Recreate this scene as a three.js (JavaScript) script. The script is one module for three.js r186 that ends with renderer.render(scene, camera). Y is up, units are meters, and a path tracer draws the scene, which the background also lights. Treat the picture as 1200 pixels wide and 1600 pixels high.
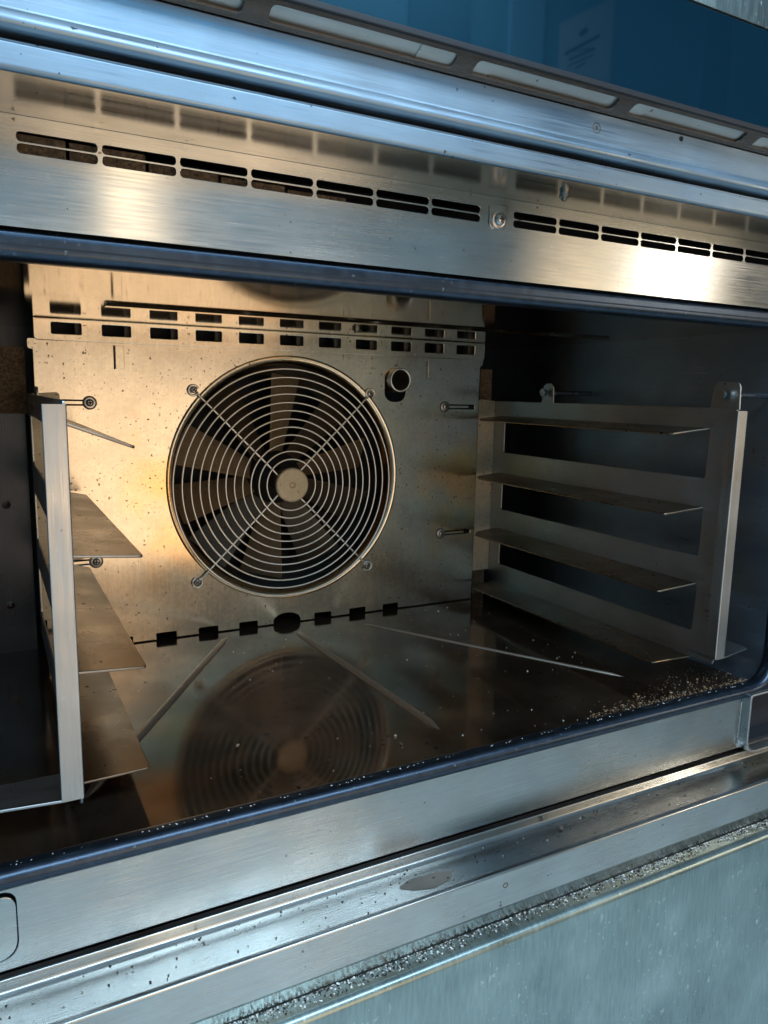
import * as THREE from 'three';
import { mergeGeometries } from 'three/addons/utils/BufferGeometryUtils.js';
import { RectAreaLightUniformsLib } from 'three/addons/lights/RectAreaLightUniformsLib.js';

// ------------------------------------------------------------------ camera, exposure, large lights
const scene = new THREE.Scene();
scene.background = new THREE.Color(0x000000);
const camera = new THREE.PerspectiveCamera(68.886, 0.75, 0.02, 60);
camera.position.set(-0.2959, 0.262, 0.7777);
camera.up.set(0.0559, 0.9874, -0.1479);
camera.lookAt(-0.2959 + 0.4638, 0.262 - 0.1569, 0.7777 - 0.8719);
const renderer = new THREE.WebGLRenderer({ antialias: true });
renderer.toneMapping = THREE.LinearToneMapping;
renderer.toneMappingExposure = 1.5;
renderer.shadowMap.enabled = true;
RectAreaLightUniformsLib.init();
const V3 = (x, y, z) => new THREE.Vector3(x, y, z);
const col = (r, g, b) => new THREE.Color().setRGB(r, g, b);
// [name, label, category, centre, target, width, height, colour, light strength, glow strength]
const LAMPS = [
  ['window', 'tall narrow window behind the photographer, mirrored as the pale streak left of the vents', 'window', [0.09, 0.72, 2.17], [0.09, 0.72, 0], 0.15, 0.62, [1, 0.80, 0.56], 1.25, 1.2],
  ['window', 'wide warm window far right behind the photographer, mirrored as the broad tan sheen right of the vents', 'window', [1.95, 0.42, 2.17], [1.95, 0.42, 0], 0.95, 1.0, [1, 0.78, 0.52], 0.72, 0.7],
  ['window', 'added low wide amber light panel behind the photographer, mirrored as the orange glow on the fan plate', 'window', [0.24, -0.16, 2.16], [0.24, -0.16, 0], 1.0, 0.98, [1, 0.76, 0.54], 0.78, 0.75],  // added unseen light that warms the oven interior, not a known window
  ['wall_lamp', 'small bright wall lamp mirrored as the hot spot low on the vent panel', 'wall lamp', [1.97, 0.66, 2.0], [0.1, 0.3, 0.36], 0.09, 0.20, [1, 0.93, 0.82], 34, 6],
  ['ceiling_light', 'wide cool ceiling light over the floor before the ovens, seen only as blue sheen', 'ceiling light', [-0.35, 1.735, 1.86], [-0.35, 0, 1.86], 2.9, 0.6, [0.62, 0.82, 1.0], 6.4, 3],
];

// ------------------------------------------------------------------ helpers
let seed = 12345;
function rnd() { seed = (seed * 1664525 + 1013904223) >>> 0; return seed / 4294967296; }
const rr = (a, b) => a + (b - a) * rnd();
const used = {};
function numbered(n) { const k = used[n] = (used[n] ?? -1) + 1; return k ? `${n}_${String(k).padStart(3, '0')}` : n; }
function tag(o, label, category, group, kind) {
  if (label) o.userData.label = label;
  if (category) o.userData.category = category;
  if (group) o.userData.group = group;
  if (kind) o.userData.kind = kind;
  return o;
}
function thing(name, label, category, pos = [0, 0, 0], group) {
  const g = new THREE.Group(); g.name = numbered(name); g.position.set(...pos); scene.add(g);
  return tag(g, label, category, group);
}
function put(name, geo, mat, parent = scene, pos) {
  const m = new THREE.Mesh(Array.isArray(geo) ? merge(geo) : geo, mat);
  m.name = parent === scene ? numbered(name) : name;
  if (pos) m.position.set(...pos);
  m.castShadow = m.receiveShadow = true;
  parent.add(m); return m;
}
function clean(g) {
  g = g.index ? g.toNonIndexed() : g;
  if (!g.attributes.normal) g.computeVertexNormals();
  for (const k of Object.keys(g.attributes)) if (!['position', 'normal', 'uv'].includes(k)) g.deleteAttribute(k);
  return g;
}
// smooth normals over edges flatter than the angle, weighted by area so that flat faces stay flat
function toCreasedNormals(g, angle) {
  const p = g.attributes.position, n = p.count, F = [], map = new Map(), cosA = Math.cos(angle), out = new Float32Array(n * 3);
  const a = V3(), b = V3(), c = V3(), key = (v) => `${Math.round(v.x * 1e6)},${Math.round(v.y * 1e6)},${Math.round(v.z * 1e6)}`;
  for (let i = 0; i < n; i += 3) {
    a.fromBufferAttribute(p, i); b.fromBufferAttribute(p, i + 1); c.fromBufferAttribute(p, i + 2);
    const f = b.clone().sub(a).cross(c.clone().sub(a)), u = f.clone().normalize(); F.push([f, u]);
    for (const v of [a, b, c]) { const k = key(v); if (!map.has(k)) map.set(k, []); map.get(k).push(i / 3); }
  }
  for (let i = 0; i < n; i++) {
    a.fromBufferAttribute(p, i); const u = F[Math.floor(i / 3)][1], t = V3();
    for (const k of map.get(key(a))) if (F[k][1].dot(u) > cosA) t.add(F[k][0]);
    t.normalize(); if (!(t.lengthSq() > 0.5)) t.copy(u.lengthSq() > 0.5 ? u : V3(0, 1, 0)); out.set([t.x, t.y, t.z], i * 3);
  }
  g.setAttribute('normal', new THREE.BufferAttribute(out, 3));
  return g;
}
// uv in metres by the face direction; swap turns the brush grain by a quarter
function uvBox(g, swap = false) {
  g = clean(g);
  const p = g.attributes.position, n = p.count, uv = new Float32Array(n * 2);
  const a = V3(), b = V3(), c = V3();
  for (let i = 0; i < n; i += 3) {
    a.fromBufferAttribute(p, i); b.fromBufferAttribute(p, i + 1); c.fromBufferAttribute(p, i + 2);
    const f = b.clone().sub(a).cross(c.clone().sub(a));
    const ax = Math.abs(f.x), ay = Math.abs(f.y), az = Math.abs(f.z);
    [a, b, c].forEach((q, k) => {
      let u, v;
      if (az >= ax && az >= ay) { u = q.x; v = q.y; } else if (ay >= ax) { u = q.x; v = q.z; } else { u = q.z; v = q.y; }
      if (swap) [u, v] = [v, u];
      uv[(i + k) * 2] = u; uv[(i + k) * 2 + 1] = v;
    });
  }
  g.setAttribute('uv', new THREE.BufferAttribute(uv, 2));
  return g;
}
const merge = (gs) => mergeGeometries(gs.map((g) => { g = clean(g); if (!g.attributes.uv) uvBox(g); return g; }));
function box(x0, x1, y0, y1, z0, z1, swap) {
  const g = new THREE.BoxGeometry(Math.abs(x1 - x0), Math.abs(y1 - y0), Math.abs(z1 - z0));
  g.translate((x0 + x1) / 2, (y0 + y1) / 2, (z0 + z1) / 2);
  return uvBox(g, swap);
}
// polygon with rounded corners: pts [x, y, r]
function roundPoly(pts, target = new THREE.Shape()) {
  const n = pts.length;
  pts.forEach((p, i) => {
    const a = pts[(i + n - 1) % n], b = pts[(i + 1) % n], r = p[2] || 0;
    const da = Math.hypot(a[0] - p[0], a[1] - p[1]), db = Math.hypot(b[0] - p[0], b[1] - p[1]);
    const s = [p[0] + (a[0] - p[0]) * r / da, p[1] + (a[1] - p[1]) * r / da], e = [p[0] + (b[0] - p[0]) * r / db, p[1] + (b[1] - p[1]) * r / db];
    if (i) target.lineTo(...s); else target.moveTo(...s);
    if (r > 0) target.quadraticCurveTo(p[0], p[1], ...e);
  });
  target.closePath();
  return target;
}
const rrect = (x0, x1, y0, y1, r, T = THREE.Path) => roundPoly([[x0, y0, r], [x1, y0, r], [x1, y1, r], [x0, y1, r]], new T());
function sheet(shape, t, bevel = 0, seg = 6, swap = false) {       // thickness t towards +z, front face at z = t
  const g = new THREE.ExtrudeGeometry(shape, { depth: Math.max(1e-5, t - 2 * bevel), bevelEnabled: bevel > 0, bevelThickness: bevel, bevelSize: bevel, bevelOffset: -bevel, bevelSegments: 2, curveSegments: seg });
  if (bevel) g.translate(0, 0, bevel);
  return uvBox(g, swap);
}
// closed profile of [z, y, r] drawn out along x
function along(pts, x0, x1, seg = 6) {
  const g = new THREE.ExtrudeGeometry(roundPoly(pts), { depth: x1 - x0, bevelEnabled: false, curveSegments: seg });
  g.rotateY(-Math.PI / 2); g.translate(x1, 0, 0);
  return uvBox(toCreasedNormals(clean(g), 0.7));
}
function tubeAt(pts, r, seg = 24, rad = 8, closed = false) {
  const c = new THREE.CatmullRomCurve3(pts.map((p) => V3(...p)), closed, 'catmullrom', 0.3);
  return uvBoxKeep(new THREE.TubeGeometry(c, seg, r, rad, closed));
}
const uvBoxKeep = (g) => clean(g);
function cyl(r0, r1, h, at, axis = 'z', seg = 24) {
  const g = new THREE.CylinderGeometry(r1, r0, h, seg);
  if (axis === 'z') g.rotateX(Math.PI / 2); if (axis === 'x') g.rotateZ(-Math.PI / 2);
  g.translate(...at);
  return uvBox(g);
}
function lathe(pts, seg = 48) { const g = new THREE.LatheGeometry(pts.map((p) => new THREE.Vector2(...p)), seg); g.rotateX(Math.PI / 2); return clean(g); }

// ------------------------------------------------------------------ noise and textures
function lattice(px, py, s) { const a = new Float32Array(px * py); let q = s >>> 0; for (let i = 0; i < a.length; i++) { q = (q * 1664525 + 1013904223) >>> 0; a[i] = q / 4294967296; } return { px, py, a }; }
function vnoise(L, u, v) {                                           // tileable value noise, u and v in 0..1
  let x = u * L.px, y = v * L.py; const xi = Math.floor(x), yi = Math.floor(y); x -= xi; y -= yi;
  x = x * x * (3 - 2 * x); y = y * y * (3 - 2 * y);
  const i0 = ((xi % L.px) + L.px) % L.px, i1 = (i0 + 1) % L.px, j0 = ((yi % L.py) + L.py) % L.py * L.px, j1 = (((yi + 1) % L.py + L.py) % L.py) * L.px;
  return (L.a[j0 + i0] * (1 - x) + L.a[j0 + i1] * x) * (1 - y) + (L.a[j1 + i0] * (1 - x) + L.a[j1 + i1] * x) * y;
}
function fbm(px, py, s, oct = 4) {
  const Ls = []; for (let k = 0; k < oct; k++) Ls.push(lattice(px << k, py << k, s + k * 977));
  return (u, v) => { let t = 0, a = 0.5, w = 0; for (const L of Ls) { t += a * vnoise(L, u, v); w += a; a *= 0.5; } return t / w; };
}
const clamp = (x, a = 0, b = 1) => Math.min(b, Math.max(a, x));
const sm = (a, b, x) => { x = clamp((x - a) / (b - a)); return x * x * (3 - 2 * x); };
function tex(w, h, fn, size, srgb = false, sizeV = size) {          // fn(u, v) -> grey or [r, g, b]; size = metres per tile
  const d = new Uint8Array(w * h * 4);
  for (let j = 0; j < h; j++) for (let i = 0; i < w; i++) {
    const c = fn((i + 0.5) / w, (j + 0.5) / h, i, j), k = (j * w + i) * 4;
    if (typeof c === 'number') d[k] = d[k + 1] = d[k + 2] = clamp(c) * 255; else { d[k] = clamp(c[0]) * 255; d[k + 1] = clamp(c[1]) * 255; d[k + 2] = clamp(c[2]) * 255; }
    d[k + 3] = 255;
  }
  const t = new THREE.DataTexture(d, w, h); t.wrapS = t.wrapT = THREE.RepeatWrapping; t.magFilter = THREE.LinearFilter; t.minFilter = THREE.LinearMipmapLinearFilter; t.generateMipmaps = true;
  if (srgb) t.colorSpace = THREE.SRGBColorSpace;
  t.repeat.set(1 / size, 1 / sizeV); t.needsUpdate = true;
  return t;
}
// scattered blots on a grid of w x h pixels (wrapping), value 0..1
function blots(w, h, n, r0, r1, s, stretchY = 1, pow = 2) {
  const a = new Float32Array(w * h); let q = s >>> 0; const R = () => { q = (q * 1664525 + 1013904223) >>> 0; return q / 4294967296; };
  for (let k = 0; k < n; k++) {
    const cx = R() * w, cy = R() * h, r = r0 + (r1 - r0) * Math.pow(R(), pow), e = 0.6 + 0.8 * R(), st = 0.5 + 0.5 * R(), ph = R() * 6.28, ry = r * stretchY;
    for (let j = Math.floor(cy - ry * 1.5 - 1); j <= cy + ry * 1.5 + 1; j++) for (let i = Math.floor(cx - r * 1.5 - 1); i <= cx + r * 1.5 + 1; i++) {
      const dx = (i - cx) / r * e, dy = (j - cy) / ry / e, an = Math.atan2(dy, dx), d = Math.hypot(dx, dy) * (1 + 0.25 * Math.sin(an * 3 + ph) + 0.12 * Math.sin(an * 5 + 2 * ph));
      const v = st * clamp((1.05 - d) * 3), o = ((j % h + h) % h) * w + (i % w + w) % w;
      if (v > a[o]) a[o] = v;
    }
  }
  return a;
}
// long fine scratches in random directions
function scratches(w, h, n, s, len = 60) {
  const a = new Float32Array(w * h); let q = s >>> 0; const R = () => { q = (q * 1664525 + 1013904223) >>> 0; return q / 4294967296; };
  for (let k = 0; k < n; k++) {
    let x = R() * w, y = R() * h, an = (R() - 0.5) * 6.28, L = len * (0.2 + R()), st = 0.3 + 0.7 * R(), bend = (R() - 0.5) * 0.03;
    for (let t = 0; t < L; t++) { const o = ((Math.floor(y) % h + h) % h) * w + (Math.floor(x) % w + w) % w; a[o] = Math.max(a[o], st); x += Math.cos(an); y += Math.sin(an); an += bend; }
  }
  return a;
}
const mix = (a, b, t) => a + (b - a) * t;
const mix3 = (a, b, t) => [mix(a[0], b[0], t), mix(a[1], b[1], t), mix(a[2], b[2], t)];
const N = 1024;
// brushed: streaks along u
const st1 = lattice(6, 512, 11), st2 = lattice(24, 1024, 12), cl1 = fbm(4, 4, 13, 5), cl2 = fbm(9, 9, 14, 4);
const brushRough = tex(N, N, (u, v) => 0.62 + 0.20 * (vnoise(st1, u, v) - 0.5) + 0.18 * (vnoise(st2, u, v) - 0.5) + 0.42 * (cl1(u, v) - 0.5), 0.24);
const sc0 = scratches(N, N, 120, 5, 70);
const brushBump = tex(N, N, (u, v, i, j) => 0.5 + 0.3 * (vnoise(st1, u, v) - 0.5) + 0.3 * (vnoise(st2, u, v) - 0.5) - 0.25 * sc0[j * N + i], 0.24);
const bl0 = blots(N, N, 500, 0.8, 4, 77, 1, 5), bl1 = blots(N, N, 160, 0.8, 3.2, 78, 1, 4);
const steelColor = tex(N, N, (u, v, i, j) => {
  const k = 0.90 + 0.16 * (cl1(u, v) - 0.5) + 0.10 * (cl2(u, v) - 0.5) + 0.05 * (vnoise(st2, u, v) - 0.5);
  let c = [k, k * 0.995, k * 0.98];
  c = mix3(c, [0.98, 0.98, 0.96], bl0[j * N + i] * 0.45); return mix3(c, [0.22, 0.19, 0.17], bl1[j * N + i] * 0.8);
}, 0.31, true);
// baked plate: tan heat tint, burnt specks
const h1 = fbm(3, 3, 31, 5), h2 = fbm(24, 24, 32, 3), h3 = lattice(512, 12, 33);
const bk = blots(N, N, 5200, 0.7, 3.4, 91, 1.1, 7), bk2 = fbm(120, 120, 36, 2);
const plateColor = tex(N, N, (u, v, i, j) => {
  const t = h1(u, v), g = h2(u, v), s = vnoise(h3, u, v);
  let c = mix3([0.79, 0.75, 0.68], [0.90, 0.72, 0.50], sm(0.42, 0.66, t));
  const k = 1 + 0.08 * (g - 0.5) + 0.04 * (s - 0.5) + 0.08 * (bk2(u, v) - 0.5);
  c = c.map((x) => x * k);
  return mix3(c, [0.16, 0.10, 0.06], bk[j * N + i] * 0.75 * sm(0.38, 0.6, g + (bk[j * N + i] > 0.85 ? 0.2 : 0)));
}, 0.34, true);
const plateRough = tex(N, N, (u, v, i, j) => 0.62 + 0.35 * (h1(v, u) - 0.5) + 0.08 * (vnoise(h3, u, v) - 0.5) + 0.2 * bk[j * N + i] + 0.06 * (bk2(u, v) - 0.5), 0.34);
const plateBump = tex(N, N, (u, v) => 0.5 + 0.5 * (vnoise(h3, u, v) - 0.5) + 0.3 * (bk2(u, v) - 0.5), 0.34);
// grimy floor
const f1 = fbm(4, 4, 51, 6), f2 = fbm(14, 14, 52, 4), fs = scratches(N, N, 260, 53, 90), fb = blots(N, N, 900, 0.7, 4.5, 54, 1, 6), fw = fbm(7, 7, 56, 2);
const floorColor = tex(N, N, (u, v, i, j) => {
  const t = f1(u, v); let c = mix3([0.88, 0.83, 0.77], [0.72, 0.65, 0.58], sm(0.35, 0.65, t)); const k = 1 + 0.3 * (f2(u, v) - 0.5); c = c.map((x) => x * k);
  c = mix3(c, [0.75, 0.72, 0.68], fs[j * N + i] * 0.25); return mix3(c, [0.13, 0.08, 0.05], fb[j * N + i] * 0.8);
}, 0.4, true);
const floorRough = tex(N, N, (u, v, i, j) => 0.26 + 0.16 * sm(0.4, 0.72, f1(v, u)) + 0.18 * (f2(v, u) - 0.5) + 0.4 * fb[j * N + i] + 0.2 * fs[j * N + i], 0.4);
const floorBump = tex(N, N, (u, v) => 0.5 + 0.5 * (fw(u, v) - 0.5), 0.4);
// white flecked rim
const wf = blots(N, N, 1500, 0.8, 4.6, 61, 1, 5), wf2 = fbm(40, 40, 62, 3), wf3 = fbm(6, 6, 63, 3);
const rimColor = tex(N, N, (u, v, i, j) => {
  const k = 0.95 + 0.2 * (wf2(u, v) - 0.5); const c = [0.60 * k, 0.62 * k, 0.64 * k];
  return mix3(c, [0.95, 0.93, 0.88], clamp(wf[j * N + i] * 1.1 * sm(0.42, 0.6, wf3(u, v))));
}, 0.22, true);
const rimRough = tex(N, N, (u, v, i, j) => 0.45 + 0.15 * (wf2(u, v) - 0.5) + 0.5 * wf[j * N + i] * sm(0.42, 0.6, wf3(u, v)), 0.22);
// spattered lower door: drips running down
const dr = blots(N, N, 300, 1.5, 6.5, 71, 2.0, 3), dr2 = blots(N, N, 1100, 1.0, 4.5, 72, 1.1, 4), d1 = fbm(6, 5, 73, 5), d2 = fbm(200, 24, 74, 2), d3 = fbm(5, 5, 75, 3);
const doorColor = tex(N, N, (u, v, i, j) => {
  const k = 0.70 + 0.26 * (d1(u, v) - 0.5) + 0.10 * (d2(u, v) - 0.5), o = j * N + i;
  return mix3([k * 0.93, k, k * 0.98], [0.98, 1, 0.97], clamp((dr[o] * 0.7 + dr2[o] * 0.5) * sm(0.35, 0.55, d3(u, v))) * 0.95);
}, 0.26, true);
const doorRough = tex(N, N, (u, v, i, j) => 0.55 + 0.3 * (d1(u, v) - 0.5) + 0.2 * (d2(u, v) - 0.5) + 0.25 * dr[j * N + i], 0.26);
// brown filter pad behind the vents, burnt posts
const padN = fbm(60, 60, 81, 3), padS = blots(N / 2, N / 2, 3000, 0.6, 3, 82, 1, 3);
const padColor = tex(N / 2, N / 2, (u, v, i, j) => { const k = 0.7 + 0.6 * (padN(u, v) - 0.5); return mix3([0.62 * k, 0.50 * k, 0.38 * k], [0.10, 0.07, 0.05], padS[j * N / 2 + i] * 0.8); }, 0.1, true);

const phys = (o) => new THREE.MeshPhysicalMaterial(o);
const SIDE = Math.PI / 2;
const M = {
  front: phys({ name: 'brushed_steel', color: col(0.60, 0.61, 0.60), metalness: 1, roughness: 0.38, map: steelColor, roughnessMap: brushRough, bumpMap: brushBump, bumpScale: 0.000012, anisotropy: 0.8, anisotropyRotation: SIDE }),
  blueSheen: phys({ name: 'blue_sheen_steel', color: col(0.33, 0.43, 0.53), metalness: 1, roughness: 0.72, map: steelColor, roughnessMap: brushRough }),  // cool room reflection painted into the trim colour as blue
  bead: phys({ name: 'worn_bead_steel', color: col(0.56, 0.46, 0.37), metalness: 1, roughness: 0.42 }),
  soffit: phys({ name: 'polished_steel', color: col(0.60, 0.58, 0.54), metalness: 1, roughness: 0.29, map: steelColor, roughnessMap: brushRough, bumpMap: brushBump, bumpScale: 0.00001 }),
  smooth: phys({ name: 'smooth_steel', color: col(0.60, 0.63, 0.65), metalness: 1, roughness: 0.62, map: steelColor, roughnessMap: brushRough }),
  plate: phys({ name: 'baked_steel', color: col(0.95, 0.93, 0.9), metalness: 1, roughness: 0.32, map: plateColor, roughnessMap: plateRough, bumpMap: plateBump, bumpScale: 0.000004 }),
  ceiling: phys({ name: 'mirror_steel', color: col(0.8, 0.77, 0.72), metalness: 1, roughness: 0.13, map: plateColor, roughnessMap: plateRough }),
  floor: phys({ name: 'grimy_floor_steel', color: col(0.50, 0.41, 0.34), metalness: 0.95, roughness: 0.33, map: floorColor, roughnessMap: floorRough, bumpMap: floorBump, bumpScale: 0.0004 }),
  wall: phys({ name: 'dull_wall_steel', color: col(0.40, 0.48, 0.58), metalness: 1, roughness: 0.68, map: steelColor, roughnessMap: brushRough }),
  rack: phys({ name: 'rack_steel', color: col(0.58, 0.59, 0.60), metalness: 1, roughness: 0.65, map: steelColor, roughnessMap: brushRough }),
  rail: phys({ name: 'worn_rail_steel', color: col(0.50, 0.46, 0.42), metalness: 1, roughness: 0.9, map: floorColor, roughnessMap: floorRough }),
  rim: phys({ name: 'flecked_rim', color: col(0.17, 0.21, 0.27), metalness: 0.9, roughness: 0.7, map: rimColor, roughnessMap: rimRough }),
  wire: phys({ name: 'wire', color: col(0.72, 0.69, 0.64), metalness: 1, roughness: 0.3 }),
  screw: phys({ name: 'screw_steel', color: col(0.42, 0.39, 0.36), metalness: 1, roughness: 0.28 }),
  cap: phys({ name: 'dull_cap', color: col(0.92, 0.86, 0.76), metalness: 0.6, roughness: 0.55, map: plateColor }),
  blade: phys({ name: 'fan_blade_steel', color: col(0.56, 0.43, 0.31), metalness: 0.6, roughness: 0.75, map: plateColor, roughnessMap: plateRough }),
  bladeShaded: phys({ name: 'shaded_blade_steel', color: col(0.20, 0.17, 0.15), metalness: 0.6, roughness: 0.7, map: plateColor, roughnessMap: plateRough }),  // shaded copy of the blade steel
  bladeLit: phys({ name: 'lit_blade_steel', color: col(0.85, 0.70, 0.52), metalness: 0.6, roughness: 0.6, map: plateColor, roughnessMap: plateRough }),  // bright copy of the blade steel, paints one blade as lit
  burnt: phys({ name: 'burnt_hub', color: col(0.10, 0.05, 0.04), metalness: 0.4, roughness: 0.6 }),
  darkSteel: phys({ name: 'near_black_steel', color: col(0.055, 0.06, 0.07), metalness: 0.6, roughness: 0.5, roughnessMap: plateRough }),  // near-black steel; carries the painted rack shade on the left post
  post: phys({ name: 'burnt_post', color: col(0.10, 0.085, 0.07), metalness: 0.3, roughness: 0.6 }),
  under: phys({ name: 'tarnished_underside', color: col(0.20, 0.155, 0.13), metalness: 0.8, roughness: 0.42, roughnessMap: brushRough }),
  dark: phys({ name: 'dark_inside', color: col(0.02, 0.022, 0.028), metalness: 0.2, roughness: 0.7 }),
  black: phys({ name: 'black_groove', color: col(0.008, 0.009, 0.012), metalness: 0, roughness: 0.8 }),
  pad: phys({ name: 'brown_pad', color: col(1, 1, 1), metalness: 0.1, roughness: 0.8, map: padColor }),
  smudge: phys({ name: 'oily_smudge', color: col(0.40, 0.41, 0.43), metalness: 0.85, roughness: 0.62, map: floorColor }),
  liner: phys({ name: 'bright_liner', color: col(0.80, 0.80, 0.77), metalness: 0.85, roughness: 0.5, map: steelColor }),
  gasket: phys({ name: 'rubber', color: col(0.012, 0.014, 0.018), metalness: 0, roughness: 0.45 }),
  lower: phys({ name: 'spattered_steel', color: col(0.78, 0.82, 0.82), metalness: 0.95, roughness: 0.6, map: doorColor, roughnessMap: doorRough }),
  glass: phys({ name: 'dark_tinted_glass', color: col(0.004, 0.02, 0.035), metalness: 0, roughness: 0.03, ior: 1.78 }),
  paper: phys({ name: 'paper', color: col(0.30, 0.46, 0.55), roughness: 0.9 }),
};



// ------------------------------------------------------------------ the kitchen behind the photographer (seen only in reflections)
const KX0 = -1.9, KX1 = 3.1, KY0 = -1.05, KY1 = 1.76, KZ0 = -0.45, KZ1 = 2.22;
const wallUp = phys({ color: col(0.08, 0.31, 0.45), roughness: 0.8 }), wallLow = phys({ color: col(0.62, 0.52, 0.40), roughness: 0.6 });
const floorM = phys({ color: col(0.62, 0.75, 0.80), roughness: 0.55 }), ceilM = phys({ color: col(0.42, 0.60, 0.80), roughness: 0.85 });
let kitchenWall;
const struct = (n, g, m) => { const o = put(n, g, m); o.userData.kind = 'structure'; return o; };
struct('kitchen_floor', box(KX0, KX1, KY0 - 0.1, KY0, KZ0, KZ1), floorM);
struct('kitchen_ceiling', box(KX0, KX1, KY1, KY1 + 0.1, KZ0, KZ1), ceilM);
{
  const w = kitchenWall = struct('kitchen_wall', [box(KX0 - 0.1, KX1 + 0.1, 1.0, KY1 + 0.1, KZ1, KZ1 + 0.1)], wallUp);
  put('wall_tiles', box(KX0 - 0.1, KX1 + 0.1, KY0 - 0.1, 0.497, KZ1, KZ1 + 0.1), wallLow, w);
  put('wall_band', box(KX0 - 0.1, KX1 + 0.1, 0.5, 0.997, KZ1, KZ1 + 0.1), phys({ color: col(0.34, 0.36, 0.35), roughness: 0.7 }), w);
}
struct('kitchen_side_wall', box(KX0 - 0.1, KX0, KY0 - 0.1, KY1 + 0.1, KZ0 - 0.1, KZ1), wallUp);
struct('kitchen_side_wall', box(KX1, KX1 + 0.1, KY0 - 0.1, KY1 + 0.1, KZ0 - 0.1, KZ1), phys({ color: col(0.16, 0.15, 0.15), roughness: 0.8 }));
struct('kitchen_rear_wall', box(KX0 - 0.1, KX1 + 0.1, KY0 - 0.1, KY1 + 0.1, KZ0 - 0.1, KZ0), wallUp);
for (const [name, label, cat, at, to, w, h, c, I, E] of LAMPS) {
  const dir = V3(...to).sub(V3(...at)).normalize();
  const t = thing(name, label, cat, at);
  t.up.set(0, Math.abs(dir.y) > 0.9 ? 0 : 1, Math.abs(dir.y) > 0.9 ? 1 : 0);
  t.lookAt(V3(...to));                                             // +z of the group faces the ovens
  put('pane', box(-w / 2, w / 2, -h / 2, h / 2, -0.006, -0.002), new THREE.MeshStandardMaterial({ color: 0x000000, emissive: col(...c), emissiveIntensity: E }), t);
  const fr = 0.02;
  put('frame', [box(-w / 2 - fr, -w / 2, -h / 2 - fr, h / 2 + fr, -0.02, 0.004), box(w / 2, w / 2 + fr, -h / 2 - fr, h / 2 + fr, -0.02, 0.004), box(-w / 2, w / 2, -h / 2 - fr, -h / 2, -0.02, 0.004), box(-w / 2, w / 2, h / 2, h / 2 + fr, -0.02, 0.004)], phys({ color: col(0.5, 0.5, 0.5), roughness: 0.6 }), t);
  const L = new THREE.RectAreaLight(col(...c), I, w, h);
  L.position.set(...at).addScaledVector(dir, 0.002); L.up.copy(t.up); scene.add(L); L.lookAt(V3(...to)); L.name = 'lamp_light';
}

// ------------------------------------------------------------------ the convection oven: cavity
const oven = thing('convection_oven', 'open stainless steel convection oven with fan at back, filling the picture', 'oven');
const FX0 = -0.62, FX1 = 0.95;                                       // front trim runs on past the frame
const CX0 = -0.345, CX1 = 0.343, CT = 0.3255, CB = -0.14, CF = 0.35;
put('cavity_back', box(CX0 - 0.01, CX1 + 0.01, -0.012, CT + 0.012, CB - 0.004, CB), M.darkSteel, oven);
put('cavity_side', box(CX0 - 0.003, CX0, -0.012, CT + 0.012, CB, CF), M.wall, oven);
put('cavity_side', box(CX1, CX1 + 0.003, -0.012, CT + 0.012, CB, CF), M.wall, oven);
function fillet(x, y, sx, sy, r) {                                  // concave corner strip along z
  const pts = [[x, y]]; for (let k = 0; k <= 8; k++) { const a = k / 8 * Math.PI / 2; pts.push([x + sx * r * (1 - Math.sin(a)), y + sy * r * (1 - Math.cos(a))]); }
  const s = new THREE.Shape(); pts.forEach((p, i) => (i ? s.lineTo(...p) : s.moveTo(...p)));
  const g = new THREE.ExtrudeGeometry(s, { depth: CF - CB, bevelEnabled: false }); g.translate(0, 0, CB);
  return uvBox(toCreasedNormals(clean(g), 0.6));
}
put('corner_fillet', fillet(CX1, 0, -1, 1, 0.016), M.wall, oven);
put('corner_fillet', fillet(CX0, 0, 1, 1, 0.016), M.wall, oven);
const ceil = put('cavity_ceiling', box(CX0, CX1, CT, CT + 0.0015, CB, CF), M.ceiling, oven);
put('ceiling_rib', along([[0.150, CT + 0.0005], [0.166, CT + 0.0005], [0.1635, CT - 0.0022, 0.0008], [0.1525, CT - 0.0022, 0.0008]], -0.211, 0.30), M.ceiling, ceil);
{
  const g = [cyl(0.0052, 0.0044, 0.0022, [0.0353, CT - 0.0011, 0.089], 'y'), cyl(0.0034, 0.0024, 0.0022, [0.0353, CT - 0.0033, 0.089], 'y')];
  put('ceiling_screw', g, M.screw, ceil);
}
const floor = put('cavity_floor', box(CX0, CX1, -0.0015, 0, CB, 0.351), M.floor, oven);
function rib(a, b, w = 0.0056, h = 0.0026) {
  const L = Math.hypot(b[0] - a[0], b[1] - a[1]), s = new THREE.Shape();
  for (let k = 0; k <= 10; k++) { const t = Math.PI * k / 10, x = w * Math.cos(t) * -0.5, y = h * Math.sin(t) - 0.0003; if (k) s.lineTo(x, y); else s.moveTo(x, y); }
  const g0 = new THREE.ExtrudeGeometry(s, { depth: L, steps: 20, bevelEnabled: false }), p = g0.attributes.position;
  for (let i = 0; i < p.count; i++) { const z = p.getZ(i), e = clamp(Math.min(z, L - z) / 0.005); p.setXYZ(i, p.getX(i) * (0.25 + 0.75 * Math.sqrt(e)), (p.getY(i) + 0.0003) * Math.sqrt(e) - 0.0003, z); }
  let g = toCreasedNormals(clean(g0), 0.9);
  g.rotateY(Math.atan2(b[0] - a[0], b[1] - a[1])); g.translate(a[0], 0, a[1]);
  return uvBox(g);
}
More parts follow.
